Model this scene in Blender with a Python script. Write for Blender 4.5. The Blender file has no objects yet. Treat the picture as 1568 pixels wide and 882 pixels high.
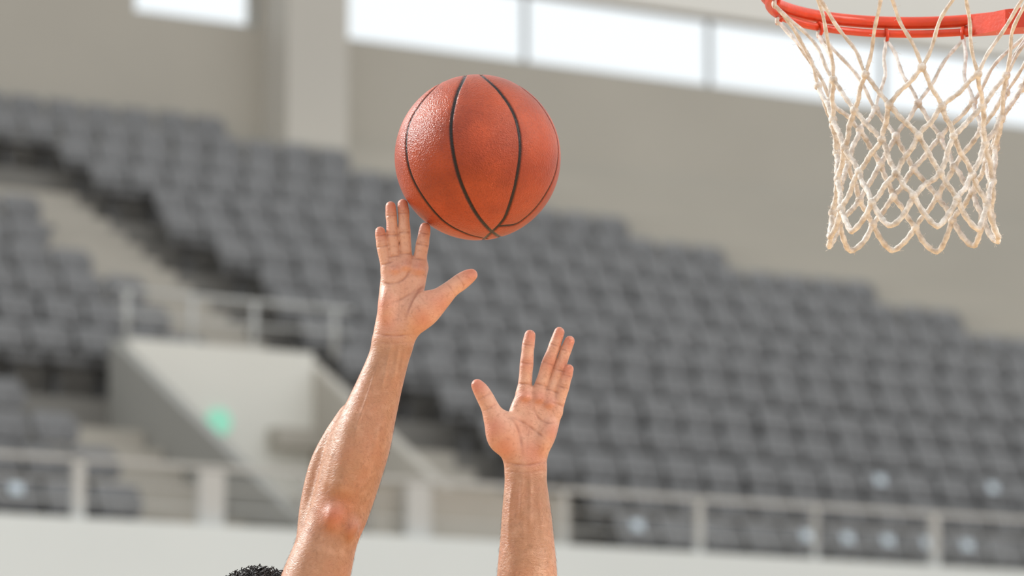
import bpy, bmesh, math, random
import numpy as np
from mathutils import Vector, Matrix, kdtree
random.seed(4); rng=np.random.default_rng(7)
sc=bpy.context.scene
try:
    sc.view_settings.view_transform='Standard'; sc.view_settings.look='None'
except Exception: pass
CZ=1.703   # eye height of the photographer (rim = 3.05 m)

# ------------------------------------------------------------------ helpers
def lin(r,g,b):
    f=lambda c:(c/255/12.92) if c/255<=.04045 else ((c/255+.055)/1.055)**2.4
    return (f(r),f(g),f(b),1)
def link(o,parent=None):
    sc.collection.objects.link(o)
    if parent: o.parent=parent
    return o
def empty(name,loc=(0,0,0)):
    e=bpy.data.objects.new(name,None); e.empty_display_size=.1; sc.collection.objects.link(e); return e
def mat(name,col,rough=.6,var=.0,vscale=3,bump=0,bscale=50,metal=0,spec=.5,emit=None,estr=0):
    m=bpy.data.materials.new(name); m.use_nodes=True; nt=m.node_tree; N=nt.nodes; b=N['Principled BSDF']
    b.inputs['Base Color'].default_value=col; b.inputs['Roughness'].default_value=rough
    b.inputs['Metallic'].default_value=metal; b.inputs['Specular IOR Level'].default_value=spec
    tc=N.new('ShaderNodeTexCoord')
    if var>0:
        n=N.new('ShaderNodeTexNoise'); n.inputs['Scale'].default_value=vscale; n.inputs['Detail'].default_value=5
        nt.links.new(tc.outputs['Object'],n.inputs['Vector'])
        r=N.new('ShaderNodeMapRange'); r.inputs['From Min'].default_value=.3; r.inputs['From Max'].default_value=.7
        r.inputs['To Min'].default_value=1-var; r.inputs['To Max'].default_value=1+var
        nt.links.new(n.outputs['Fac'],r.inputs['Value'])
        h=N.new('ShaderNodeVectorMath'); h.operation='SCALE'; h.inputs[0].default_value=col[:3]
        nt.links.new(r.outputs['Result'],h.inputs['Scale']); nt.links.new(h.outputs['Vector'],b.inputs['Base Color'])
    if bump>0:
        n=N.new('ShaderNodeTexNoise'); n.inputs['Scale'].default_value=bscale; n.inputs['Detail'].default_value=6
        nt.links.new(tc.outputs['Object'],n.inputs['Vector'])
        bp=N.new('ShaderNodeBump'); bp.inputs['Strength'].default_value=bump; bp.inputs['Distance'].default_value=.002
        nt.links.new(n.outputs['Fac'],bp.inputs['Height']); nt.links.new(bp.outputs['Normal'],b.inputs['Normal'])
    if emit:
        b.inputs['Emission Color'].default_value=emit; b.inputs['Emission Strength'].default_value=estr
    return m
def mesh_obj(name,V,Fc,m,parent=None,smooth=False):
    me=bpy.data.meshes.new(name); me.from_pydata([tuple(map(float,v)) for v in V],[],[tuple(map(int,f)) for f in Fc]); me.update()
    if smooth: me.polygons.foreach_set('use_smooth',[True]*len(me.polygons))
    me.materials.append(m); return link(bpy.data.objects.new(name,me),parent)

# ------------------------------------------------------------------ grandstand frame (s along rows, n up the rake, z above eye)
SH=np.array([.8406,.5417]); NH=np.array([-.5417,.8406]); O=np.array([0.,37.])
STAND=[]   # objects squared up to the building axes at the end
def L(s,n,zr):
    p=O+s*SH+n*NH; return (p[0],p[1],CZ+zr)
class Boxes:
    def __init__(s): s.V=[]; s.F=[]
    def box(s,s0,s1,n0,n1,z0,z1,z0b=None,z1b=None):
        z0b=z0 if z0b is None else z0b; z1b=z1 if z1b is None else z1b
        b=len(s.V)
        for (a,c,z) in ((s0,n0,z0),(s1,n0,z0),(s1,n1,z0b),(s0,n1,z0b),(s0,n0,z1),(s1,n0,z1),(s1,n1,z1b),(s0,n1,z1b)): s.V.append(L(a,c,z))
        for f in ((3,2,1,0),(4,5,6,7),(0,1,5,4),(1,2,6,5),(2,3,7,6),(3,0,4,7)): s.F.append([b+i for i in f])
    def tube(s,p,q,r,k=8):
        p=Vector(p);q=Vector(q);d=(q-p).normalized();a=d.orthogonal().normalized();c=d.cross(a);b=len(s.V)
        for e in (p,q):
            for i in range(k):
                t=2*math.pi*i/k; s.V.append(tuple(e+a*math.cos(t)*r+c*math.sin(t)*r))
        for i in range(k): s.F.append([b+i,b+(i+1)%k,b+k+(i+1)%k,b+k+i])
        s.F.append([b+k-1-i for i in range(k)]); s.F.append([b+k+i for i in range(k)])
    def make(s,name,m,parent=None,smooth=False,stand=True):
        o=mesh_obj(name,s.V,s.F,m,parent,smooth)
        if stand: STAND.append(o)
        return o

M_wall=mat('wall_plaster',lin(177,171,160),.85,.03,.6)
M_pillar=mat('pillar_plaster',lin(194,189,180),.8,.02,.6)
M_trim=mat('trim_plaster',lin(230,227,220),.8,.02,.6)
M_conc=mat('terrace_concrete',lin(124,121,116),.85,.08,1.5)
M_stair=mat('stair_concrete',lin(176,170,160),.85,.05,1.5)
M_white=mat('white_paint',lin(218,225,226),.6,.02,.7)
M_vom=mat('cream_paint',lin(222,220,212),.6,.02,.7)
M_vside=mat('shaded_paint',lin(150,148,142),.7,.02,.7)  # darker grey puts the shadow on the side wall into its colour
M_frame=mat('window_frame',lin(150,152,152),.5,.02,3)
M_rail=mat('rail_paint',lin(190,190,187),.4,.02,3)
M_seat=mat('seat_plastic',lin(109,108,108),.36,.10,1.3)
M_glint=mat('seat_glint',lin(215,226,234),.3,.02,3)  # bluish white of the glints on the seats, put into colour

# floor
M_floor=bpy.data.materials.new('court_maple'); M_floor.use_nodes=True
nt=M_floor.node_tree; b=nt.nodes['Principled BSDF']; b.inputs['Roughness'].default_value=.3
tc=nt.nodes.new('ShaderNodeTexCoord'); br=nt.nodes.new('ShaderNodeTexBrick'); br.inputs['Scale'].default_value=1
br.inputs['Brick Width'].default_value=1.6; br.inputs['Row Height'].default_value=.07; br.inputs['Mortar Size'].default_value=.0015
br.inputs['Color1'].default_value=lin(205,170,128); br.inputs['Color2'].default_value=lin(192,155,114); br.inputs['Mortar'].default_value=lin(120,85,55)
nt.links.new(tc.outputs['Object'],br.inputs['Vector']); nt.links.new(br.outputs['Color'],b.inputs['Base Color'])
floor=mesh_obj('floor',[(-60,-30,0),(70,-30,0),(70,90,0),(-60,90,0)],[(0,1,2,3)],M_floor)

# terraces : seated part in concrete, the empty upper corner rendered like the wall
FL=lambda r:2.43+.4*r
send={16:4.45,15:5.49,14:7.85,13:8.79,12:9.66,11:11.32,10:12.17,9:13.5,8:14.7,7:15.9,6:17.1,5:18.3,4:19.5,3:20.7,2:21.9,1:23,0:24}
VS0,VS1=-1.72,.32
grand=empty('grandstand')
tb=Boxes(); stb=Boxes(); ub=Boxes()
for r in range(0,17):
    n0=.8*r-.45; n1=n0+.8 if r<16 else 13.49
    z=FL(r)
    spans=[(-12,send[r]+.05)]
    if r<6: spans=[(-12,VS0-.15),(VS1+.15,send[r]+.05)]
    for a,c in spans: tb.box(a,c,n0,n1,-CZ,z)
    ub.box(send[r]+.05,34,n0,n1,-CZ,z+.45)
    fl=[(-3.0,VS0-.16),(VS1+.15,1.6)] if r<6 else ([(-.2,1.0)] if r<15 else [])
    for a,c in fl:
        stb.box(a,c,n0-.012,n1,z-.41,z+.012); stb.box(a,c,n0-.4,n0-.012,z-.39,z-.2)
tb.make('terrace',M_conc,grand); stb.make('aisle_stairs',M_stair,grand); ub.make('upper_terrace',M_wall,grand)

# back wall with clerestory openings
NW=13.5; SILL=10.95; HEAD=11.92
wb=Boxes()
wb.box(-14,34,NW,NW+.3,-CZ,SILL)
wb.box(-14,34,NW,NW+.3,HEAD,HEAD+2.6)
wb.box(-14,3.12,NW,NW+.3,SILL,HEAD); wb.box(4.87,5.966,NW,NW+.3,SILL,HEAD)
wb.box(29.81,34,NW,NW+.3,SILL,HEAD)
wb.make('wall_back',M_wall)
pb=Boxes(); pb.box(4.97,5.85,NW-.6,NW-.002,FL(16)+.001,HEAD+2.6); pb.make('pillar',M_pillar)
def glassmat():
    m=bpy.data.materials.new('window_glass'); m.use_nodes=True; b=m.node_tree.nodes['Principled BSDF']
    b.inputs['Base Color'].default_value=(.97,.99,1,1); b.inputs['Transmission Weight'].default_value=1; b.inputs['Roughness'].default_value=.0; b.inputs['IOR'].default_value=1.05
    return m
MG=glassmat()
edges=[(3.12,4.87)]+[(5.966+2.98*i,5.966+2.98*(i+1)) for i in range(8)]
for i,(a,c) in enumerate(edges):
    w=Boxes(); t=.024
    w.box(a,a+t,NW+.03,NW+.1,SILL,HEAD); w.box(c-t,c,NW+.03,NW+.1,SILL,HEAD)
    w.box(a+t,c-t,NW+.03,NW+.1,SILL,SILL+t); w.box(a+t,c-t,NW+.03,NW+.1,HEAD-t,HEAD)
    e=empty('window_%d'%(i+1)); w.make('frame',M_frame,e)
    g=Boxes(); g.box(a+t,c-t,NW+.06,NW+.065,SILL+t,HEAD-t); g.make('pane',MG,e)
lb=Boxes(); lb.box(5.97,34,NW-.05,NW-.002,HEAD+.0,HEAD+1.2); lb.make('trim_1',M_trim)

# front wall / parapet
PT=3.14
fw=Boxes(); fw.box(-14,34,-.75,-.47,-CZ,PT); fw.make('wall_front',M_white)
# entrance (vomitory)
v=grand
q=Boxes(); q.box(VS0,VS1,4.15,4.34,1.9,5.42); q.make('entrance_panel',M_vom,v)
q=Boxes(); q.box(VS0,VS1,-.46,4.14,-CZ,3.6); q.make('entrance_landing',M_stair,v)
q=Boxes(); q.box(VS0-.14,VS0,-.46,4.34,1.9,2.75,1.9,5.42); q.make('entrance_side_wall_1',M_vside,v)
q=Boxes(); q.box(VS1,VS1+.14,-.46,4.34,1.9,2.6,1.9,5.38); q.make('entrance_side_wall_2',M_stair,v)
q=Boxes()
for s in (VS0,-1.0,-.3,VS1+.3): q.tube(L(s,4.25,5.40),L(s,4.25,5.9),.028)
q.tube(L(VS0-.1,4.25,5.9),L(VS1+.5,4.25,5.9),.024); q.tube(L(VS0-.1,4.25,5.66),L(VS1+.5,4.25,5.66),.014)
q.make('entrance_railing',M_rail,v,True)
# front railing
q=Boxes()
for s,w in ((-9.5,.02),(-7.5,.02),(-5.8,.02),(-4.42,.05),(-3.17,.12),(-2.23,.025),(-1.12,.12),(.4,.02),(1.88,.03),(3.2,.015),(4.61,.04),(6.2,.02),(7.6,.03),(9.2,.02),(11,.03),(13,.02),(15,.03)):
    s-=.25; q.box(s-w,s+w,-.64,-.58,PT,PT+.50 if w<.1 else PT+.47)
q.box(-12,24,-.64,-.58,PT+.485,PT+.52)
q.tube(L(-12,-.61,PT+.32),L(24,-.61,PT+.32),.007); q.tube(L(-12,-.61,PT+.16),L(24,-.61,PT+.16),.007)
q.make('guard_railing',M_rail)
# exit light
q=Boxes(); c=L(-.76,4.14,4.66); q.tube(c,L(-.76,4.10,4.66),.13,24); q.make('exit_sign',mat('exit_green',lin(110,180,150),.4,emit=lin(160,222,200),estr=.5))

# ------------------------------------------------------------------ seats
def seat_template():
    bm=bmesh.new()
    nx,nz=7,7; W_=.228
    front=[];back=[]
    for j in range(nz):
        z=.53+.28*j/(nz-1)
        hw=W_*[.86,.97,1,1,.98,.91,.72][j]
        lean=[0,.012,.026,.044,.066,.095,.135][j]
        rf=[];rb=[]
        for i in range(nx):
            x=hw*(2*i/(nx-1)-1)
            n=.17+lean-.045*(x/W_)**2
            rf.append(bm.verts.new((x,n,z))); rb.append(bm.verts.new((x,n+.035,z-.012)))
        front.append(rf);back.append(rb)
    for j in range(nz-1):
        for i in range(nx-1):
            bm.faces.new((front[j][i],front[j][i+1],front[j+1][i+1],front[j+1][i]))
            bm.faces.new((back[j][i+1],back[j][i],back[j+1][i],back[j+1][i+1]))
        for i in (0,nx-1): bm.faces.new((front[j][i],front[j+1][i],back[j+1][i],back[j][i]))
    for j in (0,nz-1):
        for i in range(nx-1): bm.faces.new((front[j][i],front[j][i+1],back[j][i+1],back[j][i]))
    def bx(x0,x1,y0,y1,z0,z1):
        vs=[bm.verts.new(p) for p in ((x0,y0,z0),(x1,y0,z0),(x1,y1,z0),(x0,y1,z0),(x0,y0,z1),(x1,y0,z1),(x1,y1,z1+.0),(x0,y1,z1))]
        for f in ((3,2,1,0),(4,5,6,7),(0,1,5,4),(1,2,6,5),(2,3,7,6),(3,0,4,7)): bm.faces.new([vs[k] for k in f])
    bx(-.21,.21,-.22,.16,.37,.42); bx(-.19,.19,-.25,-.22,.35,.405)
    bx(-.16,-.12,.16,.21,.37,.66); bx(.12,.16,.16,.21,.37,.66)
    bx(-.03,.03,.0,.16,0,.37)
    bmesh.ops.recalc_face_normals(bm,faces=bm.faces)
    bm.verts.index_update()
    V=np.array([v.co[:] for v in bm.verts]); F=[[v.index for v in f.verts] for f in bm.faces]; bm.free(); return V,F
TV,TF=seat_template()
AV=[];AF=[];base=0; GLINT=[]
def place(P3,s,r):
    P=O[None,:]+(s+P3[:,0])[:,None]*SH+(.8*r+P3[:,1]-.05)[:,None]*NH
    return np.column_stack([P,CZ+FL(r)+P3[:,2]])
for r in range(0,17):
    s=-11.5+rng.uniform(0,.5)
    while s<send[r]-.2:
        blk=(-3.24<s<1.84) if r<6 else (-.45<s<1.25 and r<15)
        if not blk:
            p=TV.copy(); p[:,1]+=rng.normal()*.010; p[:,2]*=1+rng.normal()*.008
            AV.append(place(p,s,r)); AF+= [[base+i for i in f] for f in TF]; base+=len(TV)
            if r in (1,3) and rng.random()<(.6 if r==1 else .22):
                q_=np.array([(-.06,.150,.66),(.06,.150,.66),(.06,.18,.75),(-.06,.18,.75),(-.06,.165,.66),(.06,.165,.66),(.06,.195,.75),(-.06,.195,.75)])  # small bright plate painting the glint on this seat back
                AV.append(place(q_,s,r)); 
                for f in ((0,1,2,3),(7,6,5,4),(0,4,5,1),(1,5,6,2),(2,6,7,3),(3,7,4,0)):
                    GLINT.append(len(AF)); AF.append([base+i for i in f])
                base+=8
        s+=.5
o=mesh_obj('stadium_seats',np.concatenate(AV),AF,M_seat); STAND.append(o)
o.data.materials.append(M_glint)
for i in GLINT: o.data.polygons[i].material_index=1

# ------------------------------------------------------------------ SDF modelling kit (drawing units ~0.96 mm: a right, b down, d away)
SX=.0009594; SZ=.0009667
def Wd(P):
    P=np.asarray(P,float)
    return np.column_stack([(P[:,0]-784)*SX, 6+P[:,2]*SX, CZ+1.0344-(P[:,1]-300)*SZ])
def catmull(P,n):
    P=np.asarray(P,float); m=len(P)
    if m==2:
        t=np.linspace(0,1,n)[:,None]; return P[0]*(1-t)+P[1]*t
    E=np.vstack([2*P[0]-P[1],P,2*P[-1]-P[-2]]); out=[]
    per=max(2,int(math.ceil(n/(m-1))))
    for i in range(m-1):
        p0,p1,p2,p3=E[i:i+4]
        for t in np.linspace(0,1,per,endpoint=False):
            out.append(.5*((2*p1)+(-p0+p2)*t+(2*p0-5*p1+4*p2-p3)*t*t+(-p0+3*p1-3*p2+p3)*t**3))
    out.append(P[-1]); return np.array(out)
class Grid:
    def __init__(g,lo,hi,h):
        g.lo=np.array(lo,float); g.h=h; g.n=np.ceil((np.array(hi)-g.lo)/h).astype(int)+1
        g.ax=[(g.lo[i]+h*np.arange(g.n[i])).astype(np.float32) for i in range(3)]
        g.F=np.full(g.n,60,np.float32)
    def rng(g,mn,mx,m):
        a=np.clip(np.floor((np.array(mn)-m-g.lo)/g.h).astype(int),0,g.n-1); b=np.clip(np.ceil((np.array(mx)+m-g.lo)/g.h).astype(int)+1,1,g.n)
        return a,b
    def xyz(g,a,b):
        return g.ax[0][a[0]:b[0]][:,None,None],g.ax[1][a[1]:b[1]][None,:,None],g.ax[2][a[2]:b[2]][None,None,:]
    def tube(g,P,n=24,margin=16):
        P=[tuple(p)+((1.,) if len(p)==4 else ()) for p in P]
        C=catmull(P,n); rm=C[:,3].max()
        A,B=g.rng(C[:,:3].min(0)-rm,C[:,:3].max(0)+rm,margin)
        T=np.full(B-A,60,np.float32)
        for p,q in zip(C[:-1],C[1:]):
            r=max(p[3],q[3]); a,b=g.rng(np.minimum(p[:3],q[:3])-r,np.maximum(p[:3],q[:3])+r,margin)
            if (b<=a).any(): continue
            X,Y,Z=g.xyz(a,b); d=q[:3]-p[:3]; dd=float((d*d).sum())+1e-6
            t=np.clip(((X-p[0])*d[0]+(Y-p[1])*d[1]+(Z-p[2])*d[2])/dd,0,1)
            e=p[4]+(q[4]-p[4])*t
            val=np.sqrt((X-p[0]-t*d[0])**2+(Y-p[1]-t*d[1])**2+((Z-p[2]-t*d[2])*e)**2)-(p[3]+(q[3]-p[3])*t)
            sl=tuple(slice(a[i]-A[i],b[i]-A[i]) for i in range(3)); T[sl]=np.minimum(T[sl],val)
        return A,B,T
    def ell(g,c,r,ang=0,margin=16):
        R=max(r); A,B=g.rng(np.array(c)-R,np.array(c)+R,margin); X,Y,Z=g.xyz(A,B)
        x=X-c[0];y=Y-c[1];z=Z-c[2]; ca,sa=math.cos(ang),math.sin(ang); xr=x*ca+y*sa; yr=-x*sa+y*ca
        k0=np.sqrt((xr/r[0])**2+(yr/r[1])**2+(z/r[2])**2)+1e-6
        k1=np.sqrt((xr/r[0]**2)**2+(yr/r[1]**2)**2+(z/r[2]**2)**2)+1e-9
        return A,B,(k0*(k0-1)/k1).astype(np.float32)
    @staticmethod
    def smin(a,b,k):
        if k<=0: return np.minimum(a,b)
        h=np.maximum(k-np.abs(a-b),0)/k; return np.minimum(a,b)-h*h*k*.25
    def add(g,T,k=0):
        A,B,t=T; sl=tuple(slice(A[i],B[i]) for i in range(3)); g.F[sl]=g.smin(g.F[sl],t,k)
    def cut(g,T,k=3):
        A,B,t=T; sl=tuple(slice(A[i],B[i]) for i in range(3)); g.F[sl]=-g.smin(-g.F[sl],t,k)
    def fingers(g,Ts,k):
        base=g.F.copy()
        for A,B,t in Ts:
            sl=tuple(slice(A[i],B[i]) for i in range(3)); g.F[sl]=np.minimum(g.F[sl],g.smin(base[sl],t,k))
    def mesh(g):
        F=g.F; S=F<0; n=np.array(F.shape)
        c=np.zeros(n-1,np.int8)
        cor=[(i,j,k) for i in (0,1) for j in (0,1) for k in (0,1)]
        for i,j,k in cor: c+=S[i:n[0]-1+i,j:n[1]-1+j,k:n[2]-1+k]
        I=np.argwhere((c>0)&(c<8)); vid=np.full(n-1,-1,np.int32); vid[I[:,0],I[:,1],I[:,2]]=np.arange(len(I))
        val={q:F[I[:,0]+q[0],I[:,1]+q[1],I[:,2]+q[2]] for q in cor}
        acc=np.zeros((len(I),3)); cnt=np.zeros(len(I))
        for q in cor:
            for ax in range(3):
                if q[ax]==0:
                    q2=list(q);q2[ax]=1;q2=tuple(q2); a=val[q];b=val[q2]; m=(a<0)!=(b<0)
                    t=np.where(m,a/(a-b+(~m)),0); p=np.tile(np.array(q,float),(len(I),1)); p[:,ax]=t
                    acc+=p*m[:,None]; cnt+=m
        V=g.lo+(I+acc/cnt[:,None])*g.h
        Q=[]
        for ax in range(3):
            u,w=[(1,2),(2,0),(0,1)][ax]
            s0=[slice(None)]*3;s1=[slice(None)]*3
            s0[ax]=slice(0,n[ax]-1);s1[ax]=slice(1,n[ax])
            for o_ in (u,w): s0[o_]=slice(1,n[o_]-1); s1[o_]=slice(1,n[o_]-1)
            a=S[tuple(s0)];b=S[tuple(s1)]; E=np.argwhere(a!=b)
            inside=a[E[:,0],E[:,1],E[:,2]]
            E=E.copy(); E[:,u]+=1;E[:,w]+=1
            def cell(du,dw):
                e=E.copy(); e[:,u]-=du; e[:,w]-=dw; return vid[e[:,0],e[:,1],e[:,2]]
            q=np.column_stack([cell(1,1),cell(0,1),cell(0,0),cell(1,0)])
            q[~inside]=q[~inside][:,::-1]; Q.append(q)
        return V,np.vstack(Q)
def sdf_obj(name,V,Q,m,parent,attrs={}):
    X=Wd(V) 
    a,b,c=X[Q[:,0]],X[Q[:,1]],X[Q[:,2]]; cc=X.mean(0)
    if np.einsum('ij,ij->i',a-cc,np.cross(b-cc,c-cc)).sum()<0: Q=Q[:,::-1]
    me=bpy.data.meshes.new(name); me.vertices.add(len(X)); me.vertices.foreach_set('co',X.astype(np.float32).ravel())
    me.loops.add(Q.size); me.loops.foreach_set('vertex_index',np.ascontiguousarray(Q).astype(np.int32).ravel())
    me.polygons.add(len(Q)); me.polygons.foreach_set('loop_start',np.arange(0,Q.size,4,dtype=np.int32))
    me.update(calc_edges=True); me.validate()
    me.polygons.foreach_set('use_smooth',[True]*len(me.polygons))
    for k,vv in attrs.items():
        at=me.attributes.new(k,'FLOAT','POINT'); at.data.foreach_set('value',vv.astype(np.float32))
    me.materials.append(m); return link(bpy.data.objects.new(name,me),parent)
def smooth(V,Q,it,mask=None,plain=False):
    E=np.vstack([Q[:,[0,1]],Q[:,[1,2]],Q[:,[2,3]],Q[:,[3,0]]])
    n=len(V); cnt=np.bincount(E.ravel(),minlength=n)[:,None]
    for i in range(it):
        for lam in ((.9,) if plain else (.5,-.51)):
            S=np.zeros_like(V)
            for k in range(3): S[:,k]=np.bincount(E[:,0],V[E[:,1],k],n)+np.bincount(E[:,1],V[E[:,0],k],n)
            D=lam*(S/cnt-V)
            V=V+(D if mask is None else D*mask[:,None])
    return V
def pdist(V,pl):
    pl=np.asarray(pl,float); best=np.full(len(V),1e9); tt=np.zeros(len(V))
    for i,(p,q) in enumerate(zip(pl[:-1],pl[1:])):
        d=q-p; t=np.clip(((V[:,:2]-p)@d)/(d@d),0,1); x=np.linalg.norm(V[:,:2]-p-t[:,None]*d,axis=1)
        m=x<best; best[m]=x[m]; tt[m]=(i+t[m])/(len(pl)-1)
    return best,tt
def vnormals(V,Q):
    a=np.cross(V[Q[:,2]]-V[Q[:,0]],V[Q[:,3]]-V[Q[:,1]]); N=np.zeros_like(V)
    for k in range(4):
        for c in range(3): N[:,c]+=np.bincount(Q[:,k],a[:,c],len(V))
    return N/(np.linalg.norm(N,axis=1)[:,None]+1e-9)

# skin material
def skinmat():
    m=bpy.data.materials.new('skin'); m.use_nodes=True; nt=m.node_tree; N=nt.nodes; Lk=nt.links.new; b=N['Principled BSDF']
    tc=N.new('ShaderNodeTexCoord')
    def noise(s,d=4,src=None):
        n=N.new('ShaderNodeTexNoise'); n.inputs['Scale'].default_value=s; n.inputs['Detail'].default_value=d; Lk(src or tc.outputs['Object'],n.inputs['Vector']); return n
    def attr(n):
        a=N.new('ShaderNodeAttribute'); a.attribute_name=n; return a
    def mixc(f,a,c):
        x=N.new('ShaderNodeMix'); x.data_type='RGBA'
        if isinstance(f,(int,float)): x.inputs[0].default_value=f
        else: Lk(f,x.inputs[0])
        for i,s in ((6,a),(7,c)):
            if isinstance(s,tuple): x.inputs[i].default_value=s
            else: Lk(s,x.inputs[i])
        return x.outputs[2]
    def rngn(src,a,b_,c,d):
        r=N.new('ShaderNodeMapRange'); r.inputs[1].default_value=a;r.inputs[2].default_value=b_;r.inputs[3].default_value=c;r.inputs[4].default_value=d; Lk(src,r.inputs[0]); return r.outputs[0]
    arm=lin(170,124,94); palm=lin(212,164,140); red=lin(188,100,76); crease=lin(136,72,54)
    c=mixc(attr('palm').outputs['Fac'],arm,palm)
    c=mixc(rngn(noise(24).outputs['Fac'],.42,.72,0,.4),c,lin(184,118,88))
    c=mixc(rngn(noise(60).outputs['Fac'],.5,.75,0,.35),c,lin(212,170,144))
    c=mixc(rngn(noise(220,5).outputs['Fac'],.52,.75,0,.4),c,lin(142,90,66))
    c=mixc(attr('red').outputs['Fac'],c,red)
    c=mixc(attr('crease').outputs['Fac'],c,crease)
    Lk(c,b.inputs['Base Color'])
    Lk(rngn(noise(90).outputs['Fac'],.3,.7,.32,.50),b.inputs['Roughness']); b.inputs['Subsurface Weight'].default_value=.08
    b.inputs['Subsurface Radius'].default_value=(.006,.0025,.0015); b.inputs['Subsurface Scale'].default_value=1
    mp=N.new('ShaderNodeMapping'); mp.inputs['Scale'].default_value=(1,1,2.2); Lk(tc.outputs['Object'],mp.inputs['Vector'])
    n1=noise(800,3); n2=noise(150,5,mp.outputs['Vector']); n2.inputs['Distortion'].default_value=.8
    ad=N.new('ShaderNodeMath'); ad.operation='MULTIPLY_ADD'; Lk(n2.outputs['Fac'],ad.inputs[0]); ad.inputs[1].default_value=2.2; Lk(n1.outputs['Fac'],ad.inputs[2])
    bp=N.new('ShaderNodeBump'); bp.inputs['Strength'].default_value=.45; bp.inputs['Distance'].default_value=.0009; Lk(ad.outputs[0],bp.inputs['Height']); Lk(bp.outputs['Normal'],b.inputs['Normal'])
    return m
M_skin=skinmat()
M_ahair=mat('arm_hair',lin(96,62,42),.5)

player=empty('basketball_player')
def build_arm(name,lo,hi,arm,extra,palms,blobs,fing,thumb,creases,ridges,reds,wristv,h=1.15):
    g=Grid(lo,hi,h)
    g.add(g.tube(arm,n=72))
    for P,k in extra: g.add(g.tube(P,n=20),k)
    for P in palms: g.add(g.tube(P,n=10),9)
    for c,r,a,k in blobs: g.add(g.ell(c,r,a),k)
    Ts=[g.tube(f,n=26) for f in fing]
    tT=g.tube(thumb,n=26); g.add(tT,12)
    g.fingers(Ts,7)
    V,Q=g.mesh(); V=smooth(V,Q,2)
    V=smooth(V,Q,45,np.clip((V[:,1]-wristv-14)/30,0,1),True)
    V=smooth(V,Q,6,np.clip((wristv+20-V[:,1])/20,0,1)*.5,True)
    N=vnormals(V,Q)
    if (N*(V-V.mean(0))).sum()<0: N=-N
    front=np.clip(-N[:,2]*1.6,0,1)
    cre=np.zeros(len(V)); 
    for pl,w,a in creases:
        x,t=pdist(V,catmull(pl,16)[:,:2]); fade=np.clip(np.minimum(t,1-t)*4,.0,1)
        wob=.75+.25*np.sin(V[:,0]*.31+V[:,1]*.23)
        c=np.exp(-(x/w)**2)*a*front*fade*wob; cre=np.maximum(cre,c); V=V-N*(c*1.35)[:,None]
    for pl,w,a in ridges:
        x,t=pdist(V,catmull(pl,16)[:,:2]); fade=np.clip(np.minimum(t,1-t)*4,0,1)
        V=V+N*(np.exp(-(x/w)**2)*a*front*fade)[:,None]
    red=np.zeros(len(V))
    for (u,v_,R,a) in reds:
        d2=((V[:,0]-u)**2+(V[:,1]-v_)**2)/R**2; red=np.maximum(red,np.exp(-d2)*a)
    palm=np.clip((wristv+22-V[:,1])/40,0,1)*np.clip(.25-N[:,2]*1.5,0,1)
    sdf_obj(name,V,Q,M_skin,player,{'crease':np.clip(cre,0,1)*.58,'red':red,'palm':palm})
    # short arm hair
    cand=np.where((V[:,1]>wristv+40)&(V[:,1]<wristv+360)&(N[:,2]<.5))[0]
    hc=bpy.data.curves.new(name+'_hair','CURVE'); hc.dimensions='3D'; hc.bevel_depth=.00006; hc.bevel_resolution=0
    A_=np.array(arm)[:,:3]
    for i in rng.choice(cand,1800,replace=False):
        j=np.argmin(np.abs(A_[:,1]-V[i,1])); j=min(max(j,1),len(A_)-2); ax=A_[j-1]-A_[j+1]; ax/=np.linalg.norm(ax)
        side=np.cross(N[i],ax); d=-ax*.8+side*rng.normal()*.5+N[i]*.35; ln=rng.uniform(4,9)
        pts=Wd([V[i],V[i]+d*ln*.5+N[i]*.4,V[i]+d*ln*.9-N[i]*.2+side*rng.normal()*.8])
        s2=hc.splines.new('POLY'); s2.points.add(2)
        for k in range(3): s2.points[k].co=(*pts[k],1)
    hc.materials.append(M_ahair); link(bpy.data.objects.new(name+'_hair',hc),player)

def fcre(f,pads=True):
    out=[]
    f=np.array([p[:4] for p in f])
    for i,w,a in ((2,1.6,.9),(4,1.4,.75)):
        if i<len(f)-1:
            d=(f[i+1]-f[i-1])[:2]; d/=np.linalg.norm(d); n=np.array([-d[1],d[0]]); r=f[i,3]*1.3
            out.append(([f[i,:2]-n*r, f[i,:2]-d*1.2, f[i,:2]+n*r],w,a))
            out.append(([f[i,:2]-n*r*.7+d*3.2, f[i,:2]+d*2.6, f[i,:2]+n*r*.7+d*3.2],1.1,a*.5))
    i=0; d=(f[1]-f[0])[:2]; L_=np.linalg.norm(d); d/=L_; n=np.array([-d[1],d[0]]); c=f[0,:2]+d*L_*.42; r=f[0,3]*1.2
    out.append(([c-n*r,c,c+n*r],1.6,.85))
    return out

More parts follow.
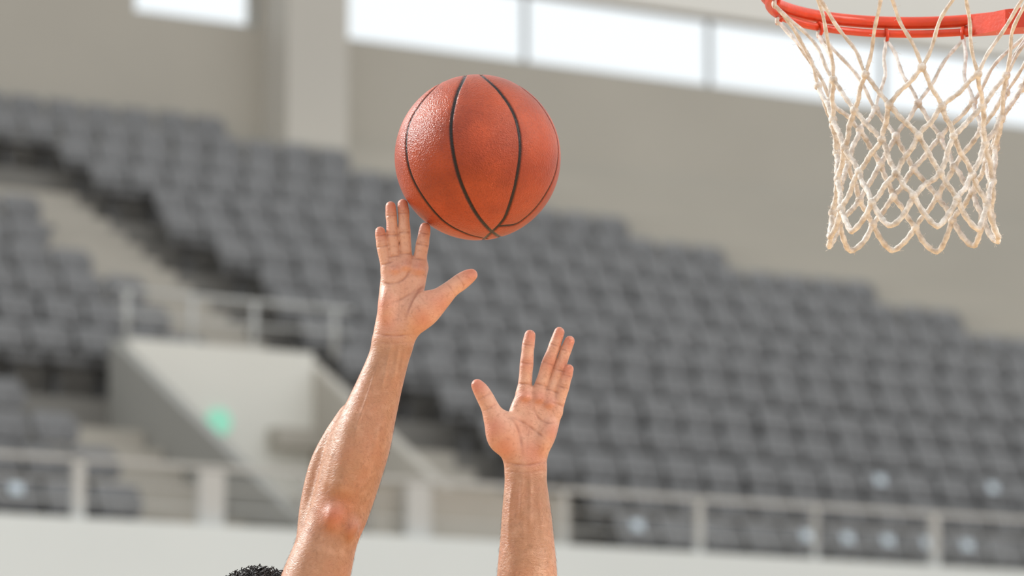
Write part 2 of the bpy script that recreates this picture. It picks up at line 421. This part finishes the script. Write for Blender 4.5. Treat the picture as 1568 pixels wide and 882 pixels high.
# ---- right arm (touches the ball)
fA=[[(594,415,0,10.5),(588,394,-2,9.3),(585,379,-3,9.6),(583,368,-4,8.6),(582,362,-4,8.8),(581,356,-4,7.9)],
    [(605,406,0,10.5),(602,380,-2,9.1),(600,361,-3,9.5),(599,342,-4,8.6),(598,331,-4,8.9),(597,317,-4,8)],
    [(621,402,0,10.6),(620,376,-2,9.2),(618.5,357,-3,9.7),(617.5,338,-2,8.7),(617,327,-1,9.0),(615.5,313,0,8.2)],
    [(641,408,0,11.6),(644,388,-2,10.2),(646,376,-2,10.5),(648,364,-1,9.4),(649,358,0,9.4),(650,349.5,0,8.4)]]
tA=[(626,502,-4,19),(650,482,-12,22),(672,463,-16,17.5),(690,447,-18,13.4),(705,436,-18,13.2),(715,429,-18,11.8),(722,425,-18,9.3)]
crA=[([(579,433),(600,438),(619,430),(630,413)],2.0,.9),([(659,438),(636,450),(612,463),(590,474)],1.9,.8),
     ([(659,436),(640,450),(627,476),(619,508)],2.3,1),([(570,514),(604,519),(639,515)],1.8,.8),([(567,526),(602,530),(636,527)],1.4,.4),
     ([(613,440),(611,470),(609,500)],1.5,.35),([(640,455),(652,472)],1.2,.3),([(632,468),(646,486)],1.2,.3),([(628,485),(640,500)],1.2,.3),([(600,480),(612,492)],1.2,.25),([(622,440),(618,460)],1.2,.25),
     ([(681,436),(690,447),(698,459)],1.5,.5),([(698,425),(706,436),(712,447)],1.4,.6)]
for f in fA: crA+=fcre(f)
redA=[(f[-1][0],f[-1][1],15,.6) for f in fA]+[(722,425,18,.6),(586,470,16,.4),(675,470,22,.4),(648,495,16,.4),(515,792,24,.6),(540,810,18,.35),(640,412,14,.4),(604,414,14,.35),(622,408,12,.35),(595,500,18,.3)]
build_arm('right_arm',(330,285,-75),(745,1190,110),
  [(606,500,0,29,1.5),(602,522,0,32.5,1.45),(596,547,2,31.5,1.35),(585,580,4,34,1.2),(568,630,8,40,1.05),(551,680,12,47,1),(536,730,15,47,1),(521,780,18,45,1),(505,822,20,44,1.05),(485,882,22,51,1),(455,980,18,55,1),(425,1080,10,59,1),(410,1130,8,61,1)],
  [([(528,630,24,10),(508,664,30,13),(491,705,36,17),(480,750,38,18),(474,800,36,19),(474,860,30,20)],10),([(546,660,-12,22),(540,700,-16,25),(530,745,-17,22)],14)],
  [[(593,500,0,17,1.1),(594,462,0,15.3),(595,417,0,12)],[(600,502,0,17),(604,456,0,15),(606,410,0,12)],[(608,502,0,17),(618,452,0,15),(621,406,0,12.5)],[(616,502,0,17),(632,455,0,15),(642,412,0,13.3)]],
  [((644,476,-15),(30,22,17),-.75,8),((593,473,-11),(13,30,15),0,7),((605,416,-9),(8,7,9),0,5),((622,411,-9),(9,7,9),0,5),((641,416,-10),(10,8,9),0,5),((513,793,-19),(14,20,18),.3,10),((541,812,-13),(10,16,14),.3,10)],
  fA,tA,crA,
  [([(600,528),(594,560),(584,610)],3.5,1.9),([(612,530),(606,565),(598,600)],3.0,1.6),([(622,533),(616,560),(611,590)],2.6,.9),([(580,560),(565,610),(548,660),(545,700)],2.6,1.2),([(588,640),(575,690),(562,730)],5,1.6),([(512,680),(505,720),(497,760)],4,1.4),([(550,770),(554,800),(550,830)],4,1.2)],
  redA,515)

# ---- left arm
fB=[[(803,602,0,11.6),(805,577,-3,10.3),(806.5,559,-4,10.6),(808,541,-5,9.6),(809,531,-5,9.9),(811.5,516,-5,8.6)],
    [(825,604,0,11.5),(833.5,577,-2,9.9),(839,559,-3,10.1),(846,541,-3,9.1),(849.5,531,-3,9.3),(856.5,511,-3,8.2)],
    [(841,612,0,10.8),(850,587,-1,9.2),(856,569,-2,9.4),(863,549,-2,8.5),(866.5,539,-2,8.7),(872.5,524,-2,7.8)],
    [(851,632,0,10),(859,609,-4,8.7),(863,596,-6,8.9),(866.5,584,-7,8.1),(868.5,578,-7,8.2),(871,568,-7,7.4)]]
tB=[(787,694,-4,19),(770,672,-12,22),(760,650,-15,18.5),(751,629,-17,14.1),(743,613,-17,13.2),(736,601,-17,11.8),(731,594,-17,9.5)]
crB=[([(858,649),(839,652),(823,642),(815,622)],2.0,.9),([(776,641),(796,648),(820,664),(840,682)],1.9,.8),
     ([(775,639),(791,655),(798,680),(801,706)],2.3,1),([(771,711),(805,716),(838,709)],1.8,.8),([(772,724),(805,728),(837,722)],1.4,.4),
     ([(812,645),(808,675),(806,700)],1.5,.35),([(768,660),(780,668)],1.2,.3),([(770,675),(785,680)],1.2,.3),([(815,680),(826,690)],1.2,.25),([(822,655),(828,672)],1.2,.25),
     ([(737,636),(750,630),(763,622)],1.5,.5),([(730,619),(743,612),(754,606)],1.4,.6)]
for f in fB: crB+=fcre(f)
redB=[(f[-1][0],f[-1][1],16,.65) for f in fB]+[(731,594,18,.7),(848,665,16,.5),(757,660,20,.5),(775,690,18,.45),(804,610,14,.5),(826,612,12,.45),(843,620,12,.45),(815,695,20,.45),(806,560,14,.35),(840,560,14,.35),(805,660,18,.25)]
build_arm('left_arm',(600,492,-75),(900,1240,150),
  [(806,692,0,29,1.5),(805,715,0,32.5,1.45),(805,740,0,32.5,1.35),(806,780,2,37,1.15),(807,830,4,41.5,1.05),(807,882,6,46,1),(806,940,8,47.5,1),(804,990,12,46,1),(780,1050,35,51,1),(715,1120,60,56,1),(655,1160,75,59,1)],
  [],
  [[(797,690,0,17),(793,642,0,15.5),(803,606,0,12.3)],[(803,692,0,17),(811,645,0,15.5),(825,608,0,12)],[(812,693,0,17),(828,650,0,15),(841,616,0,11.5)],[(823,690,0,17),(838,664,0,14.5),(849,634,0,11)]],
  [((772,664,-15),(22,30,17),.35,8),((836,672,-11),(13,28,15),.35,7),((804,611,-9),(9,7,9),0,5),((825,614,-9),(8,7,9),0,5),((841,622,-9),(8,7,9),0,5)],
  fB,tB,crB,
  [([(800,724),(799,760),(797,800)],3.5,1.9),([(811,724),(812,765),(811,820)],3,1.6),([(822,735),(828,790),(832,850)],4,1.4),([(785,740),(780,790),(779,850)],3,1.2)],
  redB,713)

# ------------------------------------------------------------------ body of the player (mostly below the picture)
M_jersey=mat('jersey_cloth',lin(235,235,238),.8,.03,4,.3,300); M_shorts=mat('shorts_cloth',lin(40,60,110),.8,.05,4,.3,300)
M_shoe=mat('shoe_rubber',lin(230,230,230),.5,.03,6); M_hair=mat('hair',lin(34,27,23),.45,.2,60)
HX,HY=-36,-3
g=Grid((270,850,-120),(760,2760,260),6)
g.add(g.ell((432+HX,975+HY,95),(70,92,85)))
g.add(g.ell((438+HX,1030+HY,70),(52,70,58)),20)
g.add(g.tube([(433+HX,968+HY,16,7),(435+HX,1000+HY,4,10),(436+HX,1012+HY,0,13)],8),8)
g.add(g.ell((438+HX,1052+HY,16),(24,9,12)),6); g.add(g.ell((438+HX,1084+HY,28),(24,18,20)),10)
for e in (362,504): g.add(g.ell((e+HX,985+HY,100),(9,27,17)),4)
for e in (408,458): g.cut(g.ell((e+HX,975+HY,8),(17,11,14)),4)
g.add(g.tube([(420,1040,110,54),(475,1130,100,58)],6),14)
torso=[(500,1150,95,62,1),(512,1205,95,125,1.5),(520,1300,95,140,1.45),(525,1450,95,122,1.4),(530,1600,95,125,1.3),(530,1690,95,132,1.3)]
g.add(g.tube(torso,16,40),30)
g.add(g.tube([(500,1160,90,58),(410,1132,8,60)],6,40),20); g.add(g.tube([(520,1165,95,58),(655,1162,75,58)],6,40),20)
g.add(g.tube([(410,1132,8,60),(425,1080,10,58),(445,1010,16,52)],6,40),10); g.add(g.tube([(655,1160,75,58),(715,1120,60,55),(760,1075,45,50)],6,40),10)
legs=[[(470,1710,95,86),(455,1920,70,74),(445,2110,50,57),(447,2200,80,55),(462,2330,115,54),(472,2520,150,34),(468,2590,150,34)],
      [(592,1710,95,86),(605,1920,80,74),(615,2110,80,57),(615,2200,105,55),(605,2330,140,54),(600,2510,190,34),(600,2570,195,34)]]
for l in legs: g.add(g.tube(l,20,40),20)
V,Q=g.mesh(); z0=np.zeros(len(V)); sdf_obj('head_and_body',smooth(V,Q,2),Q,M_skin,player,{'crease':z0,'red':z0,'palm':z0})
g=Grid((330,1100,-80),(730,1800,270),6)
inf=[(p[0],p[1],p[2],p[3]+9,p[4]) for p in torso[1:]]+[(530,1740,95,150,1.3)]
g.add(g.tube(inf,16,30)); 
for P in ([(455,1150,55,66),(470,1190,70,66)],[(600,1165,85,66),(590,1200,90,66)]): g.add(g.tube(P,4,30),20)
g.cut(g.ell((472,1115,60),(80,62,110)),8)
V,Q=g.mesh(); sdf_obj('jersey',smooth(V,Q,2),Q,M_jersey,player)
g=Grid((330,1640,-90),(760,2140,270),6)
g.add(g.tube([(530,1680,95,146,1.25),(530,1750,95,152,1.25)],4,30))
for l in legs: g.add(g.tube([(l[0][0],1730,l[0][2],98),(l[1][0],1920,l[1][2],96),(l[2][0],2050,l[2][2]+8,90)],6,30),20)
V,Q=g.mesh(); sdf_obj('shorts',smooth(V,Q,2),Q,M_shorts,player)
g=Grid((380,2500,-20),(700,2800,300),6)
for l in legs:
    a=l[-1]; g.add(g.tube([(a[0],a[1]-30,a[2],42),(a[0],a[1]+20,a[2]+6,46),(a[0],a[1]+80,a[2]-40,44,1),(a[0]-4,a[1]+140,a[2]-90,36,1.1)],8,30))
V,Q=g.mesh(); sdf_obj('shoes',smooth(V,Q,2),Q,M_shoe,player)
Me=mat('eye_white',lin(235,232,228),.2); Mi=mat('eye_iris',lin(60,40,28),.2)
for e in (408,458):
    p=Wd([(e+HX,975+HY,24)])[0]
    for nm,rr,mm,off in (('eye',.0125,Me,0),('iris',.006,Mi,-.0078)):
        bpy.ops.mesh.primitive_uv_sphere_add(radius=rr,location=(p[0],p[1]+off,p[2]),segments=24,ring_count=16); o=bpy.context.object; o.name=nm; o.parent=player; o.data.materials.append(mm); bpy.ops.object.shade_smooth()
g=Grid((290,840,-20),(510,1100,220),4)
g.add(g.ell((430+HX,960+HY,102),(78,88,88))); g.cut(g.ell((436+HX,1060+HY,0),(90,100,80)),6)
V,Q=g.mesh(); sdf_obj('hair_cap',smooth(V,Q,2),Q,M_hair,player)
cu=bpy.data.curves.new('hair_curls','CURVE'); cu.dimensions='3D'; cu.bevel_depth=.0008; cu.bevel_resolution=1
for i in range(2600):
    th=random.uniform(0,2*math.pi); ph=math.acos(random.uniform(-.25,1))
    dx,dv,dd=math.sin(ph)*math.cos(th),-math.cos(ph),math.sin(ph)*math.sin(th)
    if dd<-.55 and dv>-.4: continue
    c0=np.array([430+HX+78*dx,960+HY+88*dv,102+88*dd]); nrm=np.array([dx,dv,dd])
    t1=np.cross(nrm,rng.normal(size=3)); t1/=np.linalg.norm(t1); t2=np.cross(nrm,t1); R=random.uniform(2.5,6); ph0=random.uniform(0,6.28); H=random.uniform(2,15)
    pts=[c0+nrm*(H*k/9-2)+(t1*math.cos(ph0+k*.75)+t2*math.sin(ph0+k*.75))*R-t1*R*.3 for k in range(10)]
    sp=cu.splines.new('POLY'); sp.points.add(9)
    for k,pp in enumerate(Wd(pts)): sp.points[k].co=(*pp,1)
cu.materials.append(M_hair); link(bpy.data.objects.new('hair_curls',cu),player)

# ------------------------------------------------------------------ basketball
BC=Vector(Wd([(731,240,0)])[0]); BR=.123
w=(Vector((0,0,CZ))-BC).normalized(); rt=Vector((0,0,1)).cross(w).normalized(); up=w.cross(rt)
seams=[[(712,113),(697,150),(690,200),(700,262),(722,315),(745,347),(768,366)],
       [(736,112),(765,140),(788,178),(796,225),(789,280),(776,325),(766,342),(752,356),(740,368)],
       [(680,118),(645,155),(624,195),(623,245),(640,290),(675,335),(712,357),(745,366)],
       [(790,125),(828,160),(853,210),(851,262),(828,308),(795,340),(766,346)]]
def unproj(p):
    x=(p[0]-731)/128.; y=(240-p[1])/128.; r2=x*x+y*y
    if r2>.9995: s=math.sqrt(.9995/r2); x*=s;y*=s;r2=.9995
    return x,y,math.sqrt(1-r2)
kd_pts=[]
for S_ in seams:
    C=catmull([p for p in S_],160)
    P3=[unproj(c) for c in C]
    for a,b_ in zip(P3[:-1],P3[1:]):
        a=np.array(a);b_=np.array(b_)
        k=max(2,int(np.linalg.norm(a-b_)/.004))
        for t in np.linspace(0,1,k):
            p=a*(1-t)+b_*t; p/=np.linalg.norm(p); kd_pts.append(p); kd_pts.append(p*np.array([1,1,-1]))
kd=kdtree.KDTree(len(kd_pts))
for i,p in enumerate(kd_pts): kd.insert(Vector(p),i)
kd.balance()
nu,nv=720,360
bm=bmesh.new(); bmesh.ops.create_uvsphere(bm,u_segments=nu,v_segments=nv,radius=1)
me=bpy.data.meshes.new('basketball'); bm.to_mesh(me); bm.free()
seam=np.zeros(len(me.vertices)); 
for i,vv in enumerate(me.vertices):
    c=vv.co.normalized(); d=kd.find(c)[2]*BR*1000   # mm
    s=1/(1+math.exp(min(50,(d-2.7)*3.2))); seam[i]=s
    dep=1-.0135*s-.004*math.exp(-(d/5.5)**2)
    vv.co=(rt*c.x+up*c.y+w*c.z)*BR*dep
at=me.attributes.new('seam','FLOAT','POINT'); at.data.foreach_set('value',seam.astype(np.float32))
me.polygons.foreach_set('use_smooth',[True]*len(me.polygons))
mb=bpy.data.materials.new('ball_leather'); mb.use_nodes=True; nt=mb.node_tree; N=nt.nodes; Lk=nt.links.new; b=N['Principled BSDF']
tc=N.new('ShaderNodeTexCoord'); at=N.new('ShaderNodeAttribute'); at.attribute_name='seam'
n1=N.new('ShaderNodeTexNoise'); n1.inputs['Scale'].default_value=14; n1.inputs['Detail'].default_value=6; Lk(tc.outputs['Object'],n1.inputs['Vector'])
cr=N.new('ShaderNodeValToRGB'); cr.color_ramp.elements[0].position=.3; cr.color_ramp.elements[0].color=lin(138,52,24); cr.color_ramp.elements[1].position=.72; cr.color_ramp.elements[1].color=lin(178,76,38)
Lk(n1.outputs['Fac'],cr.inputs['Fac'])
n3=N.new('ShaderNodeTexNoise'); n3.inputs['Scale'].default_value=320; n3.inputs['Detail'].default_value=3; Lk(tc.outputs['Object'],n3.inputs['Vector'])
mr=N.new('ShaderNodeMapRange'); mr.inputs[1].default_value=.5; mr.inputs[2].default_value=.75; mr.inputs[3].default_value=0; mr.inputs[4].default_value=.45; Lk(n3.outputs['Fac'],mr.inputs[0])
m0=N.new('ShaderNodeMix'); m0.data_type='RGBA'; Lk(mr.outputs[0],m0.inputs[0]); Lk(cr.outputs['Color'],m0.inputs[6]); m0.inputs[7].default_value=lin(110,40,20)
mx=N.new('ShaderNodeMix'); mx.data_type='RGBA'; Lk(at.outputs['Fac'],mx.inputs[0]); Lk(m0.outputs[2],mx.inputs[6]); mx.inputs[7].default_value=lin(18,15,15); Lk(mx.outputs[2],b.inputs['Base Color'])
vo=N.new('ShaderNodeTexVoronoi'); vo.inputs['Scale'].default_value=480; Lk(tc.outputs['Object'],vo.inputs['Vector'])
n2=N.new('ShaderNodeTexNoise'); n2.inputs['Scale'].default_value=150; n2.inputs['Detail'].default_value=5; n2.inputs['Distortion'].default_value=1; Lk(tc.outputs['Object'],n2.inputs['Vector'])
ma=N.new('ShaderNodeMath'); ma.operation='MULTIPLY_ADD'; Lk(n2.outputs['Fac'],ma.inputs[0]); ma.inputs[1].default_value=1.5; Lk(vo.outputs['Distance'],ma.inputs[2])
bp=N.new('ShaderNodeBump'); bp.inputs['Strength'].default_value=.6; bp.inputs['Distance'].default_value=.0011; Lk(ma.outputs[0],bp.inputs['Height']); Lk(bp.outputs['Normal'],b.inputs['Normal'])
b.inputs['Roughness'].default_value=.38; b.inputs['Specular IOR Level'].default_value=.4
me.materials.append(mb); ob=link(bpy.data.objects.new('basketball',me)); ob.location=BC

# ------------------------------------------------------------------ hoop
hoop=empty('basketball_hoop')
RC=np.array([.6136,6.0]); RZ=CZ+1.3465; RR=.2365
M_rim=mat('rim_orange_paint',lin(200,60,26),.32,.12,30,.15,200); M_steel=mat('steel_white',lin(225,225,225),.4,.02,5)
def torus(name,R,r,z,m):
    bpy.ops.mesh.primitive_torus_add(location=(RC[0],RC[1],z),major_radius=R,minor_radius=r,major_segments=160,minor_segments=16)
    o=bpy.context.object; o.name=name; o.parent=hoop; o.data.materials.append(m); bpy.ops.object.shade_smooth()
torus('rim',RR,.0098,RZ,M_rim); torus('lower_ring',RR-.006,.0060,RZ-.0185,M_rim)
A0=math.radians(9)
cu=bpy.data.curves.new('net_hooks','CURVE'); cu.dimensions='3D'; cu.bevel_depth=.0026; cu.bevel_resolution=3
for i in range(12):
    a=A0+i*math.pi/6; er=np.array([math.cos(a),math.sin(a)])
    sp=cu.splines.new('POLY'); pts=[]
    for k in range(9):
        t=math.pi*(k/8); off=RR-.006-.010*math.sin(t); zz=RZ-.012-.022*(1-math.cos(t))/2
        pts.append((RC[0]+er[0]*off,RC[1]+er[1]*off,zz))
    sp.points.add(8)
    for k,p in enumerate(pts): sp.points[k].co=(*p,1)
cu.materials.append(M_rim); link(bpy.data.objects.new('net_hooks',cu),hoop)
# net
M_net=bpy.data.materials.new('net_cord'); M_net.use_nodes=True; nt=M_net.node_tree; N=nt.nodes; Lk=nt.links.new; b=N['Principled BSDF']
tc=N.new('ShaderNodeTexCoord'); n1=N.new('ShaderNodeTexNoise'); n1.inputs['Scale'].default_value=90; n1.inputs['Detail'].default_value=6; Lk(tc.outputs['Object'],n1.inputs['Vector'])
cr=N.new('ShaderNodeValToRGB'); cr.color_ramp.elements[0].position=.3; cr.color_ramp.elements[0].color=lin(184,174,162); cr.color_ramp.elements[1].position=.62; cr.color_ramp.elements[1].color=lin(232,229,223)
Lk(n1.outputs['Fac'],cr.inputs['Fac']); Lk(cr.outputs['Color'],b.inputs['Base Color']); b.inputs['Roughness'].default_value=.9
n2=N.new('ShaderNodeTexNoise'); n2.inputs['Scale'].default_value=600; n2.inputs['Detail'].default_value=4; Lk(tc.outputs['Object'],n2.inputs['Vector'])
bp=N.new('ShaderNodeBump'); bp.inputs['Strength'].default_value=.9; bp.inputs['Distance'].default_value=.0015; Lk(n2.outputs['Fac'],bp.inputs['Height']); Lk(bp.outputs['Normal'],b.inputs['Normal'])
zs=[.030,.150,.198,.247,.295,.338]; rs=[.228,.150,.131,.119,.117,.122]
node={}
for j in range(6):
    for i in range(12):
        a=A0+(i+(.5 if j%2 else 0))*math.pi/6+(rng.normal()*.035 if j else 0); r=rs[j]*(1+(rng.normal()*.03 if j else 0)); z=RZ-zs[j]+(rng.normal()*.004 if j else 0)
        node[j,i]=np.array([RC[0]+r*math.cos(a)-.019*max(0,(zs[j]-.03)/.31),RC[1]+r*math.sin(a),z])
cu=bpy.data.curves.new('net','CURVE'); cu.dimensions='3D'; cu.bevel_depth=.0040; cu.bevel_resolution=3
fz=bpy.data.curves.new('net_fuzz','CURVE'); fz.dimensions='3D'; fz.bevel_depth=.0002; fz.bevel_resolution=0
def strand(P,n=12,wob=.0012,rad=1):
    C=catmull(P,n); ph=rng.uniform(0,6.28,3); m=len(C)
    sp=cu.splines.new('POLY'); sp.points.add(m-1)
    for k,c in enumerate(C):
        t=k/(m-1); env=math.sin(math.pi*t)
        c=c+env*wob*np.array([math.sin(7*t+ph[0]),math.sin(8*t+ph[1]),math.sin(6*t+ph[2])])
        sp.points[k].co=(*c,1); sp.points[k].radius=rad*(1+.14*math.sin(k*2.1+ph[0]))
        for _ in range(3 if rad>=1 else 1):
            d=rng.normal(size=3); d/=np.linalg.norm(d); s2=fz.splines.new('POLY'); s2.points.add(2); c1=c+rng.normal(size=3)*.0012
            s2.points[0].co=(*c1,1); s2.points[1].co=(*(c1+d*.0045),1); s2.points[2].co=(*(c1+d*.0070+rng.normal(size=3)*.0015),1)
for j in range(5):
    for i in range(12):
        nb=(i,i-1) if j%2==0 else (i,i+1)
        for q in nb:
            a=node[j,i]; b_=node[j+1,q%12]; mid=(a+b_)/2
            if j==0:
                er=mid[:2]-RC; er/=np.linalg.norm(er); mid=mid.copy(); mid[:2]-=er*.012
            strand([a,mid,b_],14,.0035 if j==0 else .0014,.70 if j==0 else (.86 if j==1 else 1))
for i in range(12):
    a=node[5,i]; c=node[5,(i+1)%12]; m=(a+c)/2; cc=RC+np.array([-.020,0]); er=m[:2]-cc; er/=np.linalg.norm(er); dz=.038+rng.normal()*.003
    tip=m.copy(); tip[:2]=cc+er*.129; tip[2]-=dz
    a2=a*.55+tip*.45; a2[2]-=.007; c2=c*.55+tip*.45; c2[2]-=.007
    strand([a,a2,tip,c2,c],20,.0012,1.05)
cu.materials.append(M_net); link(bpy.data.objects.new('net',cu),hoop)
fz.materials.append(M_net); link(bpy.data.objects.new('net_fuzz',fz),hoop)
bm=bmesh.new()
for (j,i),p in node.items():
    sc_=(.004,.004,.007) if j==0 else (.0066,.0066,.0072)
    mt=Matrix.Translation(Vector(p))@Matrix.Rotation(rng.uniform(0,3),4,'Z')@Matrix.Diagonal((*sc_,1)); bmesh.ops.create_icosphere(bm,subdivisions=3,radius=1,matrix=mt)
me=bpy.data.meshes.new('net_knots'); bm.to_mesh(me); bm.free(); me.polygons.foreach_set('use_smooth',[True]*len(me.polygons)); me.materials.append(M_net); link(bpy.data.objects.new('net_knots',me),hoop)
def wbox(B,x0,x1,y0,y1,z0,z1):
    b=len(B.V)
    for p in ((x0,y0,z0),(x1,y0,z0),(x1,y1,z0),(x0,y1,z0),(x0,y0,z1),(x1,y0,z1),(x1,y1,z1),(x0,y1,z1)): B.V.append(p)
    for f in ((3,2,1,0),(4,5,6,7),(0,1,5,4),(1,2,6,5),(2,3,7,6),(3,0,4,7)): B.F.append([b+i for i in f])
B=Boxes(); x1=RC[0]+.39
for sg in (-1,1):
    yo=RC[1]+sg*.20; b=len(B.V)
    P=[(RC[0]+.085,yo+sg*.018),(RC[0]+.14,yo-sg*.045),(x1,RC[1]+sg*.05),(x1,RC[1]+sg*.13)]
    for z in (RZ-.026,RZ+.004):
        for p in P: B.V.append((p[0],p[1],z))
    for f in ((0,1,2,3),(7,6,5,4),(0,4,5,1),(1,5,6,2),(2,6,7,3),(3,7,4,0)): B.F.append([b+i for i in f])
wbox(B,x1-.01,x1+.002,RC[1]-.14,RC[1]+.14,RZ-.12,RZ+.02)
wbox(B,RC[0]+.235,x1-.01,RC[1]-.05,RC[1]+.05,RZ-.03,RZ-.005)
B.make('mounting_bracket',M_rim,hoop,False,False)
xb=x1+.003
B=Boxes(); wbox(B,xb,xb+.012,RC[1]-.87,RC[1]+.87,RZ-.12,RZ+.87); B.make('backboard_glass',MG,hoop,False,False)
B=Boxes()
for y0,y1,z0,z1 in ((-.9,.9,-.15,-.12),(-.9,.9,.87,.90),(-.9,-.87,-.12,.87),(.87,.9,-.12,.87)): wbox(B,xb-.01,xb+.03,RC[1]+y0,RC[1]+y1,RZ+z0,RZ+z1)
for y0,y1,z0,z1 in ((-.295,.295,0.15,.2),(-.295,.295,.55,.6),(-.295,-.245,.2,.55),(.245,.295,.2,.55)): wbox(B,xb-.002,xb-.0005,RC[1]+y0,RC[1]+y1,RZ+z0,RZ+z1)
B.make('backboard_frame',M_steel,hoop,False,False)
B=Boxes(); B.tube((xb+.03,6,RZ+.1),(xb+1.3,6,RZ-.2),.06,16); B.tube((xb+.03,6,RZ+.6),(xb+1.3,6,RZ-.1),.04,16); wbox(B,xb+1.2,xb+1.4,5.9,6.1,.3,RZ+.1); wbox(B,xb+.9,xb+2.6,5.5,6.5,0,.3)
B.make('stanchion',M_steel,hoop,False,False)

# ------------------------------------------------------------------ light
wd=bpy.data.worlds.new('World'); sc.world=wd; wd.use_nodes=True
bg=wd.node_tree.nodes['Background']; bg.inputs[0].default_value=(.95,.985,1,1); bg.inputs[1].default_value=1.08
def area(name,loc,tgt,size,e,col=(1,1,1)):
    l=bpy.data.lights.new(name,'AREA'); l.shape='DISK'; l.size=size; l.energy=e; l.color=col; o=link(bpy.data.objects.new(name,l)); o.location=loc
    o.rotation_euler=(Vector(tgt)-Vector(loc)).to_track_quat('-Z','Y').to_euler(); return o
area('arena_floodlight',(7.0,3.0,7.5),(0,6,2.7),1.8,1600,(1,.97,.91))
area('arena_floodlight',(-6,9,7),(0,6,2.7),1.8,900,(1,.99,.97))

# ------------------------------------------------------------------ camera
cam=bpy.data.cameras.new('camera'); co=link(bpy.data.objects.new('camera',cam)); co.location=(0,0,CZ); co.rotation_euler=(math.radians(98.5),0,0)
cam.sensor_width=36; cam.lens=6300/1568*36; cam.clip_end=300; cam.dof.use_dof=True; cam.dof.focus_distance=6.06; cam.dof.aperture_fstop=4.8
sc.camera=co

# square the building up with the world axes (everything turns together)
bpy.context.view_layer.update()
R=Matrix.Rotation(-math.atan2(SH[1],SH[0]),4,'Z')
for o in list(sc.objects):
    if o in STAND: o.data.transform(R)
    elif o.parent is None and o is not floor and o.name!='grandstand' and not o.name.startswith('window_'): o.matrix_world=R@o.matrix_world
